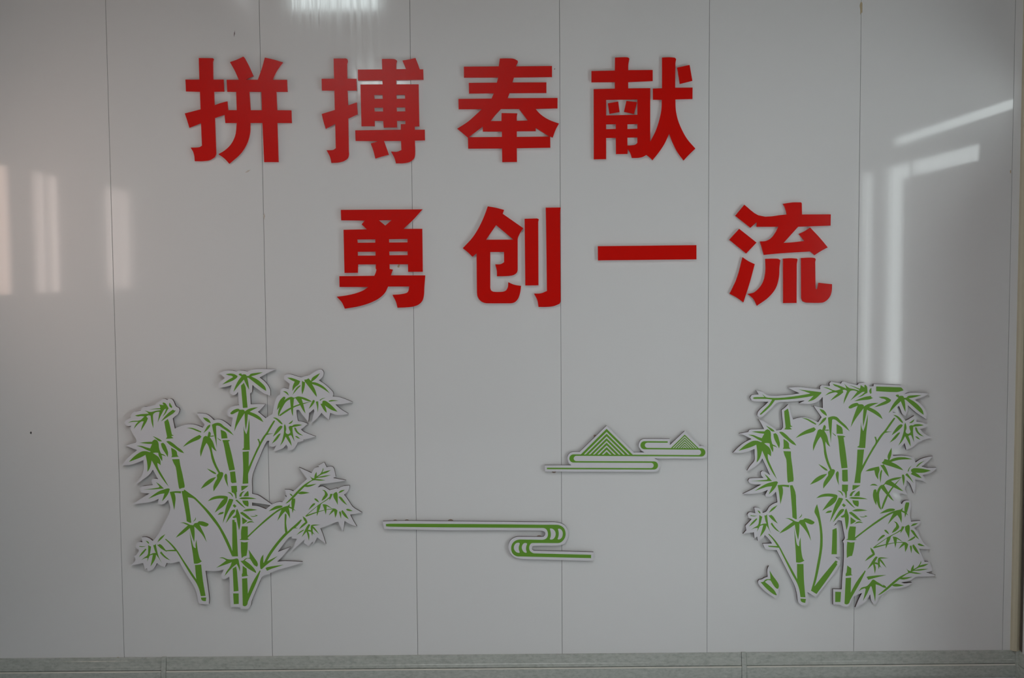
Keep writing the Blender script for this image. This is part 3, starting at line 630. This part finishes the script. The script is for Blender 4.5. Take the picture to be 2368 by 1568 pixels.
# every green piece: set name, part name, outline.  Sets tell how a piece reappears on the other plaque.
LEFT = """s4 leaf_spray a 840,710 880,725 910,765 940,820 915,855 890,905 825,970 870,895 895,825 860,840 820,910 775,1000 742,1075 760,970 775,880 720,885 680,905 658,935 660,1050 665,1180 635,1090 612,950 575,945 535,965 565,1000 530,1080 435,1230 455,1150 490,1055 450,1055 380,1110 312,1190 345,1110 390,1062 300,1062 205,1077 280,1048 430,1030 500,965 430,960 380,965 325,948 440,925 580,915 550,885 505,855 620,885 700,865 795,850 790,835 700,835 590,840 680,825 785,815 790,800 770,750 850,760 830,725
s4 leaf a 960,712 980,750 1005,790 995,815 955,780 948,750
s4 leaf a 1020,840 1035,855 1070,855 1030,905 930,970 805,1055 870,970 950,890
sT culm a 925,1010 950,1080 1000,1295 1035,1308 985,1325 1028,1358 960,1367 890,1370 912,1330 880,1170 862,1060
sL leaf a 652,1320 720,1350 790,1385 820,1415 770,1415 715,1375
sL leaf_spray d 690,-108 735,-85 755,-40 765,40 785,110 805,148 850,165 895,200 850,185 812,175 825,230 822,285 790,240 762,190 752,135 700,132 655,140 700,170 755,210 785,260 795,360 765,335 735,318 745,390 800,500 870,620 940,745 860,650 760,500 690,370 632,268 615,360 590,430 555,480 558,400 545,280 520,172 440,215 340,255 220,298 300,215 390,145 460,110 530,105 600,125 615,110 560,90 480,50 430,28 360,10 450,10 530,35 605,55 640,-25 560,-28 415,-47 520,-60 640,-65 660,-90
sL leaf d 800,-35 840,-48 875,-15 910,65 930,130 925,212 880,140 840,80 812,20
sL leaf d 895,-72 945,-78 1010,-45 1100,30 1180,90 1222,142 1150,120 1060,60 960,-10
sL culm d 985,42 1085,110 1100,180 1125,205 1060,210 990,215 1002,180
sL culm d 1003,252 1135,250 1150,350 1190,520 1230,720 1228,765 1180,775 1140,792 1125,760 1100,600 1070,400 1030,320
sL leaf d 710,665 770,705 855,782 700,795 485,803 600,790 760,765 775,745
sL leaf d 935,780 962,795 940,860 890,940 820,1015 850,920 865,870 780,885 690,920 570,970 660,900 780,825 870,795
sL leaf d 960,845 1060,832 1165,832 1162,870 1100,862 1045,862 1062,920 1065,1000 1042,1170 1020,1070 995,960
x culm d 1175,828 1215,825 1222,798 1320,870 1430,950 1490,1010 1640,1160 1790,1340 1890,1490 2010,1710 2095,1920 2090,2015 2050,1920 1940,1680 1840,1490 1750,1370 1610,1190 1490,1055 1400,970 1345,950 1288,942 1305,1060 1330,1230 1352,1400 1330,1405 1268,1375 1255,1260 1200,960
s8 twig d 1428,1300 1435,1330 1415,1365 1382,1385 1410,1350 1425,1325
s8 leaf_spray d 1150,1408 1200,1398 1270,1412 1330,1440 1385,1448 1410,1415 1465,1400 1490,1375 1560,1380 1660,1420 1665,1440 1640,1465 1590,1470 1500,1438 1540,1520 1585,1610 1630,1755 1550,1620 1490,1550 1405,1470 1412,1600 1405,1755 1375,1680 1345,1580 1325,1500 1200,1600 1070,1675 1110,1620 1180,1550 1290,1450 1250,1432 1200,1410
s8 culm g 1320,70 1345,180 1365,260 1390,345 1415,370 1432,372 1428,310 1442,220 1455,320 1475,450 1500,550 1525,600 1545,610 1500,640 1460,655 1400,655 1380,480 1350,290
s8 culm g 1418,680 1530,672 1560,940 1610,1240 1525,1245 1490,1110 1445,1010 1350,870 1200,625 1080,430 910,428 885,412 1050,402 960,295 875,212 892,205 985,285 1075,385 1200,575 1350,800 1442,940 1432,850
s8 culm g 1525,1270 1622,1268 1615,1335 1575,1333 1540,1315
s7 leaf g 880,118 830,190 735,268 780,190
s7 leaf g 525,240 560,250 585,275 582,298 555,275
s7 leaf g 410,335 460,340 530,335 470,352 410,348
s7 leaf g 520,382 538,395 480,470 400,540 440,470
s7 leaf_spray g 570,318 595,335 622,345 610,430 600,490 660,465 710,460 690,420 660,320 690,315 705,295 715,350 735,440 760,530 815,640 770,570 712,490 700,560 665,630 612,705 630,620 655,490 600,510 575,560 552,618 560,550 500,560 445,590 500,545 555,505 570,400
s7 leaf g 732,312 760,310 780,298 820,325 880,400 915,445 850,410 790,370
s7 leaf g 785,460 805,432 860,500 970,595 900,565 830,510
s9 leaf b 485,200 560,187 640,198 700,232 690,260 640,300 540,345 425,385 500,325 620,250 590,228 540,220
s5 leaf_spray b 718,205 740,187 775,190 775,210 820,200 850,208 865,232 905,228 935,195 1020,178 1160,165 1060,205 945,238 1050,290 1160,380 1205,440 1222,505 1160,465 1060,390 900,265 875,262 895,350 910,480 870,410 815,295 740,380 625,520 660,420 710,320 770,240 740,222
x culm b 815,355 850,450 882,805 797,812 762,405
s1 leaf_spray b 568,905 600,870 660,835 715,825 740,843 800,842 825,855 830,875 890,835 960,812 1075,800 1010,830 920,880 1040,930 1120,990 1170,1070 1100,1030 1000,975 888,925 875,1060 850,1215 835,1090 828,905 760,1010 690,1130 640,1240 660,1110 700,950 722,870 670,895 610,925 580,925
s1 culm b 912,1000 918,1130 915,1300 922,1572 830,1575 780,1565 815,1538 815,1300 808,1140 825,1220 860,1290 885,1200 900,1080
s1 leaf b 72,985 150,1000 200,1050 215,1090 150,1060 110,1030
s1 leaf b 205,1110 200,1150 150,1210 80,1268 120,1200 160,1135
s1 leaf b -220,1172 -130,1172 -30,1205 45,1240 35,1255 -40,1230 -120,1195
s1 leaf a 1500,1300 1535,1330 1500,1375 1370,1430 1200,1518 1260,1450 1380,1360
s1 leaf b 235,1115 280,1092 340,1080 390,1090 450,1140 560,1220 632,1310 540,1250 420,1170 360,1135 320,1130 310,1150 320,1400 325,1530 295,1380 255,1220
s1 twig b 195,1320 270,1310 268,1328 190,1335
s1 twig b 330,1350 400,1395 395,1408 350,1375
s1 leaf_spray e 120,-172 155,-160 175,-240 190,-250 212,-225 212,-190 195,-150 250,-70 285,30 320,108 270,75 232,25 235,80 260,190 315,350 382,485 425,488 442,505 432,560 370,680 265,835 262,745 300,650 330,595 325,540 355,505 290,390 230,240 205,110 170,5 138,-45 105,10 65,110 32,210 22,110 45,0 70,-100 85,-150
s1 leaf e 142,418 220,450 300,495 315,520 275,515 210,475
s1 leaf e 312,572 260,640 160,720 32,790 110,680 210,605
s1 leaf e 490,510 510,540 515,650 532,755 490,670 460,570 470,530
s1 culm b 393,1205 490,1255 518,1360 410,1367
s1 culm e 425,-95 530,-98 568,-88 535,-72 555,10 600,190 652,442 550,458 500,240 450,-20
s1 culm e 563,482 655,472 680,675 605,685 580,660
s1 culm e 583,738 687,733 692,840 680,850 682,960 665,965 655,910 635,870 595,850
s1 culm e 792,118 905,108 902,385 1000,170 1045,70 1090,-30 1060,-115 1085,-118 1110,-60 1160,-150 1220,-230 1290,-350 1355,-450 1382,-450 1370,-420 1300,-300 1250,-215 1350,-217 1240,-192 1215,-170 1160,-80 1112,10 1010,220 905,480 892,530 895,690 792,697 803,450
s1 culm e 767,735 900,732 860,765 790,815 770,820
s1 leaf e 830,828 790,870 768,930 732,930 740,890 780,845
s1 culm e 890,825 900,860 902,922 805,925 850,860
s1 leaf e 725,965 770,945 880,940 970,950 1045,970 940,972 800,977
s1 culm e 785,1000 890,1003 900,1050 895,1110 850,1095 810,1060
s1 leaf e 660,995 690,985 760,1050 850,1145 780,1100 710,1040
s1 leaf e 640,1065 682,1100 650,1132 612,1095
s1 leaf e 515,852 560,852 600,880 620,935 605,925 570,880
s1 leaf e 160,1012 230,950 340,915 430,912 510,925 525,945 510,1020 450,1100 370,1160 285,1222 340,1120 420,1000 460,968 400,962 300,972
s1 leaf e 548,970 600,975 625,985 590,1080 530,1200 430,1415 460,1260 500,1090
s1 leaf e 338,1262 380,1220 440,1205 450,1225 420,1245
s1 leaf e 655,1165 655,1195 600,1270 485,1415 530,1300 580,1200 620,1168
s1 leaf e 693,1150 720,1210 745,1280 752,1380 745,1470 728,1540 700,1420 680,1310 630,1320 605,1300 640,1280 668,1250 672,1190
s1 leaf e 745,1220 785,1205 840,1240 900,1290 978,1365 900,1340 800,1270 760,1240
s1 leaf e 792,1190 850,1160 920,1150 990,1158 1058,1170 980,1182 870,1195
s1 twig e 928,1275 970,1285 1015,1280 1035,1272 1010,1255 1070,1272 1020,1290 960,1293
s1 culm e 780,1300 830,1335 880,1368 830,1410 790,1430
s1 leaf e 855,1420 900,1380 950,1372 1005,1398 940,1395
x culm e 605,1352 645,1350 650,1392 672,1390 682,1490 695,1750 708,2012 605,2015
sF leaf_spray f -526,1640 -400,1520 -170,1310 0,1180 80,1135 150,1110 210,1090 235,1058 232,1110 280,1128 345,1190 300,1165 215,1130 235,1230 238,1330 205,1260 155,1195 110,1240 10,1370 40,1280 85,1165 0,1215 -130,1320 -330,1490 -526,1675
sF leaf e 1262,1195 1330,1140 1400,1100 1480,1090 1520,1100 1500,1125 1420,1150 1340,1175
s1 culm h 780,-22 885,-20 886,205 922,215 860,228 732,225 765,205 765,60
s1 culm h 760,258 820,270 886,262 880,400 862,512 815,525 775,555 762,420
x leaf_spray h 365,550 430,540 500,568 560,580 620,575 690,562 715,580 730,650 745,720 742,800 720,730 685,660 600,730 465,880 500,800 570,700 595,628 500,665 312,730 400,670 495,598 450,565
x leaf_spray h 900,398 950,470 1020,570 1060,630 1068,680 1055,710 1010,690 960,620 925,565 880,562 830,595 920,660 990,730 1035,800 1035,825 960,785 850,710 752,605 800,600 840,565 920,548 915,480
x culm h 675,705 690,790 718,1150 630,1160 612,745
s1 culm h 793,695 865,745 875,860 900,872 780,893 778,850 790,820
s1 culm h 620,1195 720,1195 722,1385 632,1390
s1 culm h 782,928 875,918 888,1200 960,1020 1105,775 1115,795 1040,1000 960,1180 890,1340 868,1410 830,1428 795,1415
x leaf_spray i -243,490 -243,635 -235,640 -160,490 -10,280 100,150 155,95 145,30 142,-100 145,-235 165,-255 178,-215 170,-80 195,75 250,20 320,-40 435,-145 455,-138 420,-80 340,0 388,15 305,20 260,60 200,115 100,220 -20,370 -110,500 -175,612 20,515 -60,580 -200,690 -270,755 -295,750 -302,700 -300,600 -280,540
x leaf h 1208,740 1230,722 1330,702 1535,675 1420,715 1300,755 1235,785
s6 leaf c 190,262 260,265 340,290 425,325 400,380 340,430 285,505 290,420 325,335 260,305
s6 leaf c 428,395 430,415 380,465 285,575 320,500 380,425
s6 leaf c 458,315 480,335 512,340 510,400 490,490 460,570 450,480 455,400
s6 leaf_spray c 500,298 545,292 575,272 600,300 620,320 640,270 700,225 785,180 730,260 630,340 700,348 790,385 880,450 962,548 880,490 760,420 640,378 690,470 720,560 725,612 690,570 600,450 510,335
s6 leaf c 110,510 160,510 200,540 218,590 180,555 140,525
s6 leaf c 120,608 150,610 158,632 110,720 5,850 20,760 60,670
s6 leaf_spray c 30,968 22,900 60,780 130,680 200,630 265,610 315,625 380,603 440,608 530,635 640,695 570,690 450,645 480,740 520,910 480,860 400,720 340,635 312,640 300,780 292,960 270,900 250,760 240,655 180,690 110,790 55,900
s6 twig c 40,945 150,860 290,785 430,735 635,695 480,742 300,808 160,895 60,960
s6 leaf c 660,668 682,668 688,695 650,760 578,832 620,740 645,690
s6 leaf c 708,695 750,690 755,760 742,895 730,790
s6 leaf c 772,672 820,640 888,625 820,655 790,680
s6 leaf c 845,678 890,685 960,735 1040,810 1103,880 1000,850 870,765 895,830 905,900 860,855 820,790 792,738 825,730 828,695
s6 leaf c 938,685 1000,668 1120,680 1040,685 950,697
sC leaf c -71,985 -20,988 50,1030 105,1095 95,1112 50,1080 0,1030
sC leaf c 75,1130 105,1145 90,1180 30,1250 -70,1335 -30,1250 30,1160
sC leaf c 70,1270 60,1300 0,1390 -90,1460 -40,1380 30,1290
sC leaf_spray c 145,1100 165,1150 172,1200 162,1250 175,1275 205,1285 235,1270 245,1245 225,1200 215,1155 240,1138 280,1135 310,1115 400,1108 460,1120 400,1138 285,1160 288,1240 300,1320 322,1420 285,1350 265,1310 240,1308 215,1325 250,1400 270,1500 230,1440 160,1330 120,1420 60,1500 90,1420 115,1330 130,1240 132,1140
sC leaf c 292,1030 280,1070 240,1100 208,1100 245,1070
sC leaf c 315,1165 345,1170 380,1240 480,1315 400,1290 330,1220
sC leaf c 330,1322 365,1322 425,1370 370,1355
s3 leaf_spray f 155,1058 260,950 400,800 500,710 640,625 620,590 592,555 640,590 680,600 685,550 718,480 725,520 725,560 780,525 820,470 840,405 845,440 825,490 900,465 980,450 900,500 820,525 760,560 740,575 860,550 985,538 860,575 740,590 700,608 780,615 885,632 780,640 660,635 540,720 630,710 725,695 640,735 560,755 505,750 395,860 300,960 200,1040
s3 leaf f 385,870 430,840 480,838 595,858 500,880 420,885
s3 leaf f 235,872 270,890 290,918 270,920 245,895
sF leaf f 278,965 330,962 335,1000 320,1100 288,1230 270,1120 265,1020
s2 leaf f 822,805 870,815 910,860 925,895 910,930 860,980 810,1008 840,940 872,890 865,840
s2 leaf f 680,965 710,962 745,995 768,1035 735,1020 690,985
s2 leaf f 698,1050 690,1075 575,1175 610,1110 660,1055
s2 leaf_spray f 515,1285 560,1240 740,1090 800,1050 950,940 970,880 1015,880 990,940 955,1000 955,960 900,1000 805,1065 790,1120 760,1200 730,1285 725,1200 735,1105 560,1255 530,1290
s2 twig f 530,1290 560,1258 720,1207 900,1161 1020,1145 1030,1158 900,1170 730,1220 540,1292
s2 leaf f 1020,1145 1060,1150 1100,1180 1090,1240 1060,1315 1040,1190 945,1272 990,1190 1015,1158
s2 leaf f 830,1068 880,1070 950,1105 1010,1150 905,1100 900,1180 888,1260 865,1170
s2 leaf f 1022,885 1050,860 1080,843 1100,870 1105,960 1106,1080 1070,1010 1030,940
s2 leaf f 1112,870 1150,825 1235,805 1180,845
s2 leaf f 1120,935 1140,925 1180,950 1278,1085 1200,1030 1140,965
s2 leaf f 1255,1160 1290,1150 1380,1188 1310,1190 1270,1178
s2 leaf f 1130,1205 1155,1195 1168,1240 1165,1330 1140,1250
s2 leaf f 1170,1195 1190,1172 1240,1230 1305,1340 1230,1290 1185,1230
s2 leaf f 470,1285 520,1320 555,1385 550,1410 480,1470 400,1525 450,1450 520,1390 490,1345
s2 leaf_spray f 575,1430 608,1437 565,1530 610,1535 620,1545 615,1490 622,1450 660,1437 790,1440 655,1462 700,1510 770,1612 690,1540 652,1500 655,1570 688,1618 652,1595 642,1645 622,1568 568,1558 590,1620 582,1730 562,1640 540,1565 450,1665 490,1580 540,1480
x leaf i 490,35 480,60 355,138 420,75"""

RIGHT_BOARD = """j 350,385 375,345 420,335 505,332 460,258 590,290 640,337 740,352 880,350 1100,332 1245,310 1030,207 1200,194 1400,214 1568,236
k 445,237 440,190 470,162 620,180 610,130 640,99 820,135 840,102 880,97 935,120 1120,162 1140,130 1180,122 1255,120 1300,140 1340,184 1412,182 1412,147
l 245,144 740,162 800,225 850,290 790,327 860,307 950,297 1100,302 1255,314 1120,380 985,430 1080,500 1160,590 1200,700 1185,775 1080,710 960,620 860,528 850,640 815,720 760,690 730,620 695,535 640,600 585,657 650,664 720,710 770,760 815,807 870,782 975,715 1020,760 1015,826 1120,838 1215,890 1170,930 1080,960 1150,1040 1290,1115 1200,1140 1120,1155 1110,1190 1030,1190 990,1250 950,1285 830,1335 815,1270 795,1210 770,1250 700,1300 600,1320 590,1370 587,1447
o 650,30 740,28 860,38 950,62 1000,155 1080,98 1180,63 1315,38 1220,130 1105,227 1200,248 1385,248 1340,300 1270,345 1125,380 1160,440 1165,495 1080,475 985,460 1000,560 990,650 965,712 930,620 890,530 838,480 830,560 795,625 820,680 860,740 760,720 610,665 575,720 620,790 680,855 750,907 780,862 820,844 880,842 915,900 905,1000 890,1080 915,1225 1000,1216 1090,1210 1085,1260 1030,1310 970,1340 1050,1440
r 1060,140 1130,262 1265,382 1160,390 1060,385 1110,500 1160,618 1240,625 1270,660 1295,790 1190,814 1370,864 1300,880 1120,890 1000,890 930,945 860,972 735,992 800,1012 935,998 900,1035 800,1080 680,1108 550,1108 420,1200 310,1270 305,1340 280,1385 235,1385 195,1330 175,1210 130,1290 60,1370 -70,1440
q 1100,1465 1082,1450 1135,1320 1205,1185 1120,1220 1040,1270 1000,1370 970,1420 900,1440 830,1420 800,1400 680,1400 678,1116 835,1121 845,900 865,700 874,500 872,290 852,250 882,215
n 890,1510 860,1350 835,1212 770,1190 690,1305 740,1268 q 775,20 792,250 797,525 715,537 812,602 790,690 640,910 480,1110 380,1245 345,1250 p 1385,1165 1412,1280 1400,1385
p 1320,1412 1250,1385 1215,1330 1200,1210 1160,1060 1080,900 1000,740 830,408 640,400 615,370 578,294 748,290 690,210 622,135 560,210 490,245 478,165 428,200 418,85 222,115 282,48 265,-33
m 303,1262 378,1182 322,1150 302,1100 322,1062 362,1054 445,1074 422,968 480,970 540,998 580,1068 640,1044 700,955 770,904 845,875 818,685 760,740 690,778 635,770 624,740 671,650 580,685 450,715 220,722 382,644 552,553 420,547 340,527 312,487 332,447 400,437 592,432 547,377 542,332 572,307 610,317 712,382 642,230 572,80 510,170 420,240 295,300 355,210 432,112 430,0
j 430,1320 330,1355 200,1390 38,1390 133,1292 253,1198 374,1139 270,1085 147,1042 317,1012 332,977 372,965 602,958 552,860 502,778 600,822 720,897 825,982 915,972 947,922 933,750 921,614 980,573 1037,514 1060,560 1090,680 1127,783 1230,753 1320,743 1420,763 1560,825
k 407,835 470,742 412,660 362,592 327,535 492,578 488,375 440,430 370,475 260,500 160,502 64,489 164,442
j 1000,465 830,485 740,580 620,690 560,735 510,742 478,710 488,660 545,590 615,530 683,464 560,458 430,458 375,440"""
RIGHT = """leaf_spray j 400,392 440,380 610,378 570,325 600,350 640,382 760,395 900,392 1150,365 1450,315 1340,275 1225,240 1400,262 1640,290 1640,310 1590,360 1500,430 1395,462 1440,420 1500,355 1380,378 1150,410 900,430 800,435 740,520 640,620 545,700 522,692 600,610 690,520 750,425 640,412 430,412 410,405
culm l 285,187 730,203 780,258 660,288 283,272
culm m 1070,568 1120,565 1170,690 1185,900 1198,1180 1175,1182 1118,1150 1110,1000 1085,700
culm q 388,-423 415,-323 440,-203 470,-33 487,117 490,235 483,380 440,650 380,930 340,1068 480,890 600,745 725,598 765,622 740,640 755,670 600,900 378,1205 278,1145 330,960 390,650 430,430 445,200 440,70 420,-80 395,-173 345,-268 342,-300 362,-370
culm q 668,40 740,8 748,100 746,485 650,485 660,300
leaf r 110,895 150,885 300,868 470,863 340,892 200,930 140,948
leaf_spray r 240,945 300,985 360,1020 415,1060 400,1035 430,1050 465,1095 420,1090 340,1050 275,1030 275,1180 265,1345 235,1200 200,1070 180,1065 120,1200 45,1330 75,1210 95,1120 80,1100 30,1115 -36,1158 20,1090 110,1065 170,1010 215,950
twig r 848,250 900,210 985,155 995,180 930,225"""
MATCH = {
 's1': "b72,985 k430,605 b632,1310 k980,990 b568,905 k955,570 b1170,1070 l400,775 e265,835 n500,620 e1058,1170 n1305,1042 e32,790 n262,550 e430,1415 n615,1235 e285,1222 n482,1025 e728,1540 n920,1388 h830,1428 q915,1405 h1105,775 q1260,745 h620,1195 q728,1155 b640,1240 k1002,915 e652,442 n942,245 e792,697 n1065,520 b1382,1040 l632,762 h760,258 q930,292",
 'sL': "d220,298 j140,1355 d555,480 m472,150 d1140,792 m1040,525 d1042,1170 m900,915 d485,803 m358,488 d570,970 m438,665 d1222,142 j1190,1258 a652,1320 j635,900 d1125,205 j1080,1308",
 'sT': "a890,1370 j968,965 a862,1060 j968,632 a925,1010 j1035,588 a1028,1358 j1108,963 a1035,1308 j1122,910",
 's8': "d1150,1408 m985,1170 g1070,185 m882,1440 h140,265 p1455,240 g1320,70 m1150,1345 g1545,610 p1335,600 g1400,655 p1178,632 g1525,1245 p1262,1262 g1615,1335 p1355,1368 g875,212 p680,120 g1442,220 p1268,180 g1610,1240 p1352,1262",
 's7': "g880,118 m850,928 g612,705 p530,175 g970,595 m890,1415 g400,540 m335,1310 g410,335 m352,1110 g815,640 m740,1460",
 'sC': "c270,1500 l905,1280 c60,1500 l690,1255 c480,1315 l1150,1100 c460,1120 l1150,885 c-71,985 l592,705 c322,1420 l968,1195 c-90,1460 l530,1205",
 'sF': "f10,1370 o500,1280 f238,1330 o740,1250 f288,1230 o805,1150 e1262,1195 o345,1080 f-526,1675 q1068,215 f345,1190 o868,1120",
 's9': "b425,385 l248,565 b485,200 l330,378 b700,232 l555,430",
 's2': "f822,805 o600,1220 f515,1285 r222,370 f1278,1085 r1065,218 f1305,1340 r1072,495 f400,1525 r82,608 f1106,1080 r878,198 f582,1730 r258,840",
 's3': "f155,1058 r315,1225 f845,405 r1100,605 f980,450 r1240,655 f595,858 r785,1055",
 's4': "a742,1075 k992,440 a665,1180 k862,505 a435,1230 k630,448 a205,1077 k490,200 a940,820 k1300,300 a1070,855 k1405,398",
 's5': "b625,520 l510,670 b910,480 l810,655 b1222,505 l1148,700 b1160,165 l1105,345 b718,205 l638,350",
 's6': "c962,548 o945,95 c725,612 o775,295 c785,180 l560,1300 c285,505 o322,465 c190,262 o90,310 c30,968 o380,1020 c520,910 o775,675 c1103,880 o1275,300 c905,900 o1110,435 c460,570 o515,415",
}


def basis(p, full):
    x, y = (p[0] - 1184) / 500.0, (p[1] - 1130) / 500.0
    return [1, x, y] + ([x * x, x * y, y * y] if full else [])


MAPS = {}
for key, s in MATCH.items():
    pts = [trace(t[0] + ' ' + t[1:])[0] for t in s.split()]
    src, dst = pts[0::2], pts[1::2]
    A = np.array([basis(p, key == 's1') for p in src])
    sol = np.linalg.lstsq(A, np.array(dst), rcond=None)[0]
    MAPS[key] = sol
    res = A @ sol - np.array(dst)
    print('MAP', key, np.round(np.abs(res).max(), 2), np.round(np.sqrt((res ** 2).mean()), 2))


def carry(key, P):
    return [tuple(np.array(basis(p, key == 's1')) @ MAPS[key]) for p in P]


org = at(560, 1408, 0); org = (org.x, 0, org.z)
bl = tag(empty('bamboo_plaque', org), 'white bamboo plaque with green stalks spreading into wide leafy branches', 'plaque', 'green bamboo plaques')
plate('board', [trace(LEFT_BOARD)] + [trace(s) for s in LEFT_HOLES], B_FACE, B_BACK, [M_BOARD, M_EDGE], bl, org, sub=3)
org2 = at(1935, 1405, 0); org2 = (org2.x, 0, org2.z)
br = tag(empty('bamboo_plaque', org2), 'white bamboo plaque with an arrow-shaped branch along its top, near the corner', 'plaque', 'green bamboo plaques')
plate('board', [trace(RIGHT_BOARD)], B_FACE, B_BACK, [M_BOARD, M_EDGE], br, org2, sub=3)
for line in LEFT.split('\n'):
    key, kind, rest = line.split(' ', 2)
    P = trace(rest)
    green(kind, [P], bl, org, face=B_FACE, sub=3, corner=48)
    if key in MAPS:
        green(kind, [carry(key, P)], br, org2, face=B_FACE, sub=3, corner=48)
for line in RIGHT.split('\n'):
    kind, rest = line.split(' ', 1)
    green(kind, [trace(rest)], br, org2, face=B_FACE, sub=3, corner=48)
for g_ in ((375, 1000), (540, 1340), (560, 900), (700, 900), (420, 1150), (470, 1350), (730, 1190), (560, 1100)):
    glue(g_[0], g_[1], .012, bl, org)
for g_ in ((1820, 920), (1960, 1340), (1990, 930), (2080, 1080), (1830, 1150), (1855, 1350), (2080, 1280), (1960, 1180)):
    glue(g_[0], g_[1], .012, br, org2)

org3 = at(1780, 1382, 0); org3 = (org3.x, 0, org3.z)
lp = tag(empty('leaf_plaque', org3), 'small white plaque with two green leaves beside the bamboo stalk foot', 'plaque')
plate('board', [trace("p 690,695 770,800 845,910 880,990 890,1070 865,1130 870,1180 845,1240 800,1272 700,1215 560,1100 500,1020 492,980 510,950 560,940 620,908 668,893 660,800 668,740")], B_FACE, B_BACK, [M_BOARD, M_EDGE], lp, org3)
green('leaf', [trace("p 703,778 760,870 840,980 870,1040 870,1080 855,1112 820,1100 770,1040 722,960 670,952 618,985 720,1070 790,1140 830,1210 828,1232 760,1200 650,1110 540,990 580,988 630,945 720,935 715,860")], lp, org3, face=B_FACE, corner=48)
glue(1778, 1350, .010, lp, org3)

# ------------------------------------------------------------------ marks on the panels
panels = [o for o in wall_back.children]


def mark(px, py, w, h, mat, ang=0.0):
    """a flat stain or speck on the panel surface, w x h in photo pixels"""
    c = at(px, py, 0)
    pan = min(panels, key=lambda o: abs(o.location.x - c.x))
    pts = []
    for k in range(9):
        a = 2 * math.pi * k / 9
        rr = 1 + 0.25 * math.sin(k * 2.7 + px)
        dx, dy = 0.5 * w * rr * math.cos(a), 0.5 * h * rr * math.sin(a)
        pts.append((px + dx * math.cos(ang) - dy * math.sin(ang), py + dx * math.sin(ang) + dy * math.cos(ang)))
    return plate('mark', [pts], 0.0006, -0.0004, [mat], pan, tuple(pan.location))


M_SMUDGE = plain('tan_smudge', (0.62, 0.56, 0.50), 0.6)
mark(71.5, 1001, 4, 6, M_DARK)
mark(542, 78, 1.6, 13, M_EDGE, 0.1)
mark(573, 396, 13, 3, M_SMUDGE, -0.5)
mark(611, 500, 3.5, 14, M_SMUDGE)
mark(1991.5, 18, 6, 30, M_STAIN)
mark(922, 615, 5, 9, M_STAIN, 0.3)
mark(2337, 397, 2.5, 8, M_STAIN)
mark(2339.5, 1432, 3, 10, M_STAIN)
mark(273, 1522, 8, 5, M_STAIN)
mark(1282.5, 159.5, 1.5, 4, M_EDGE, 0.5)
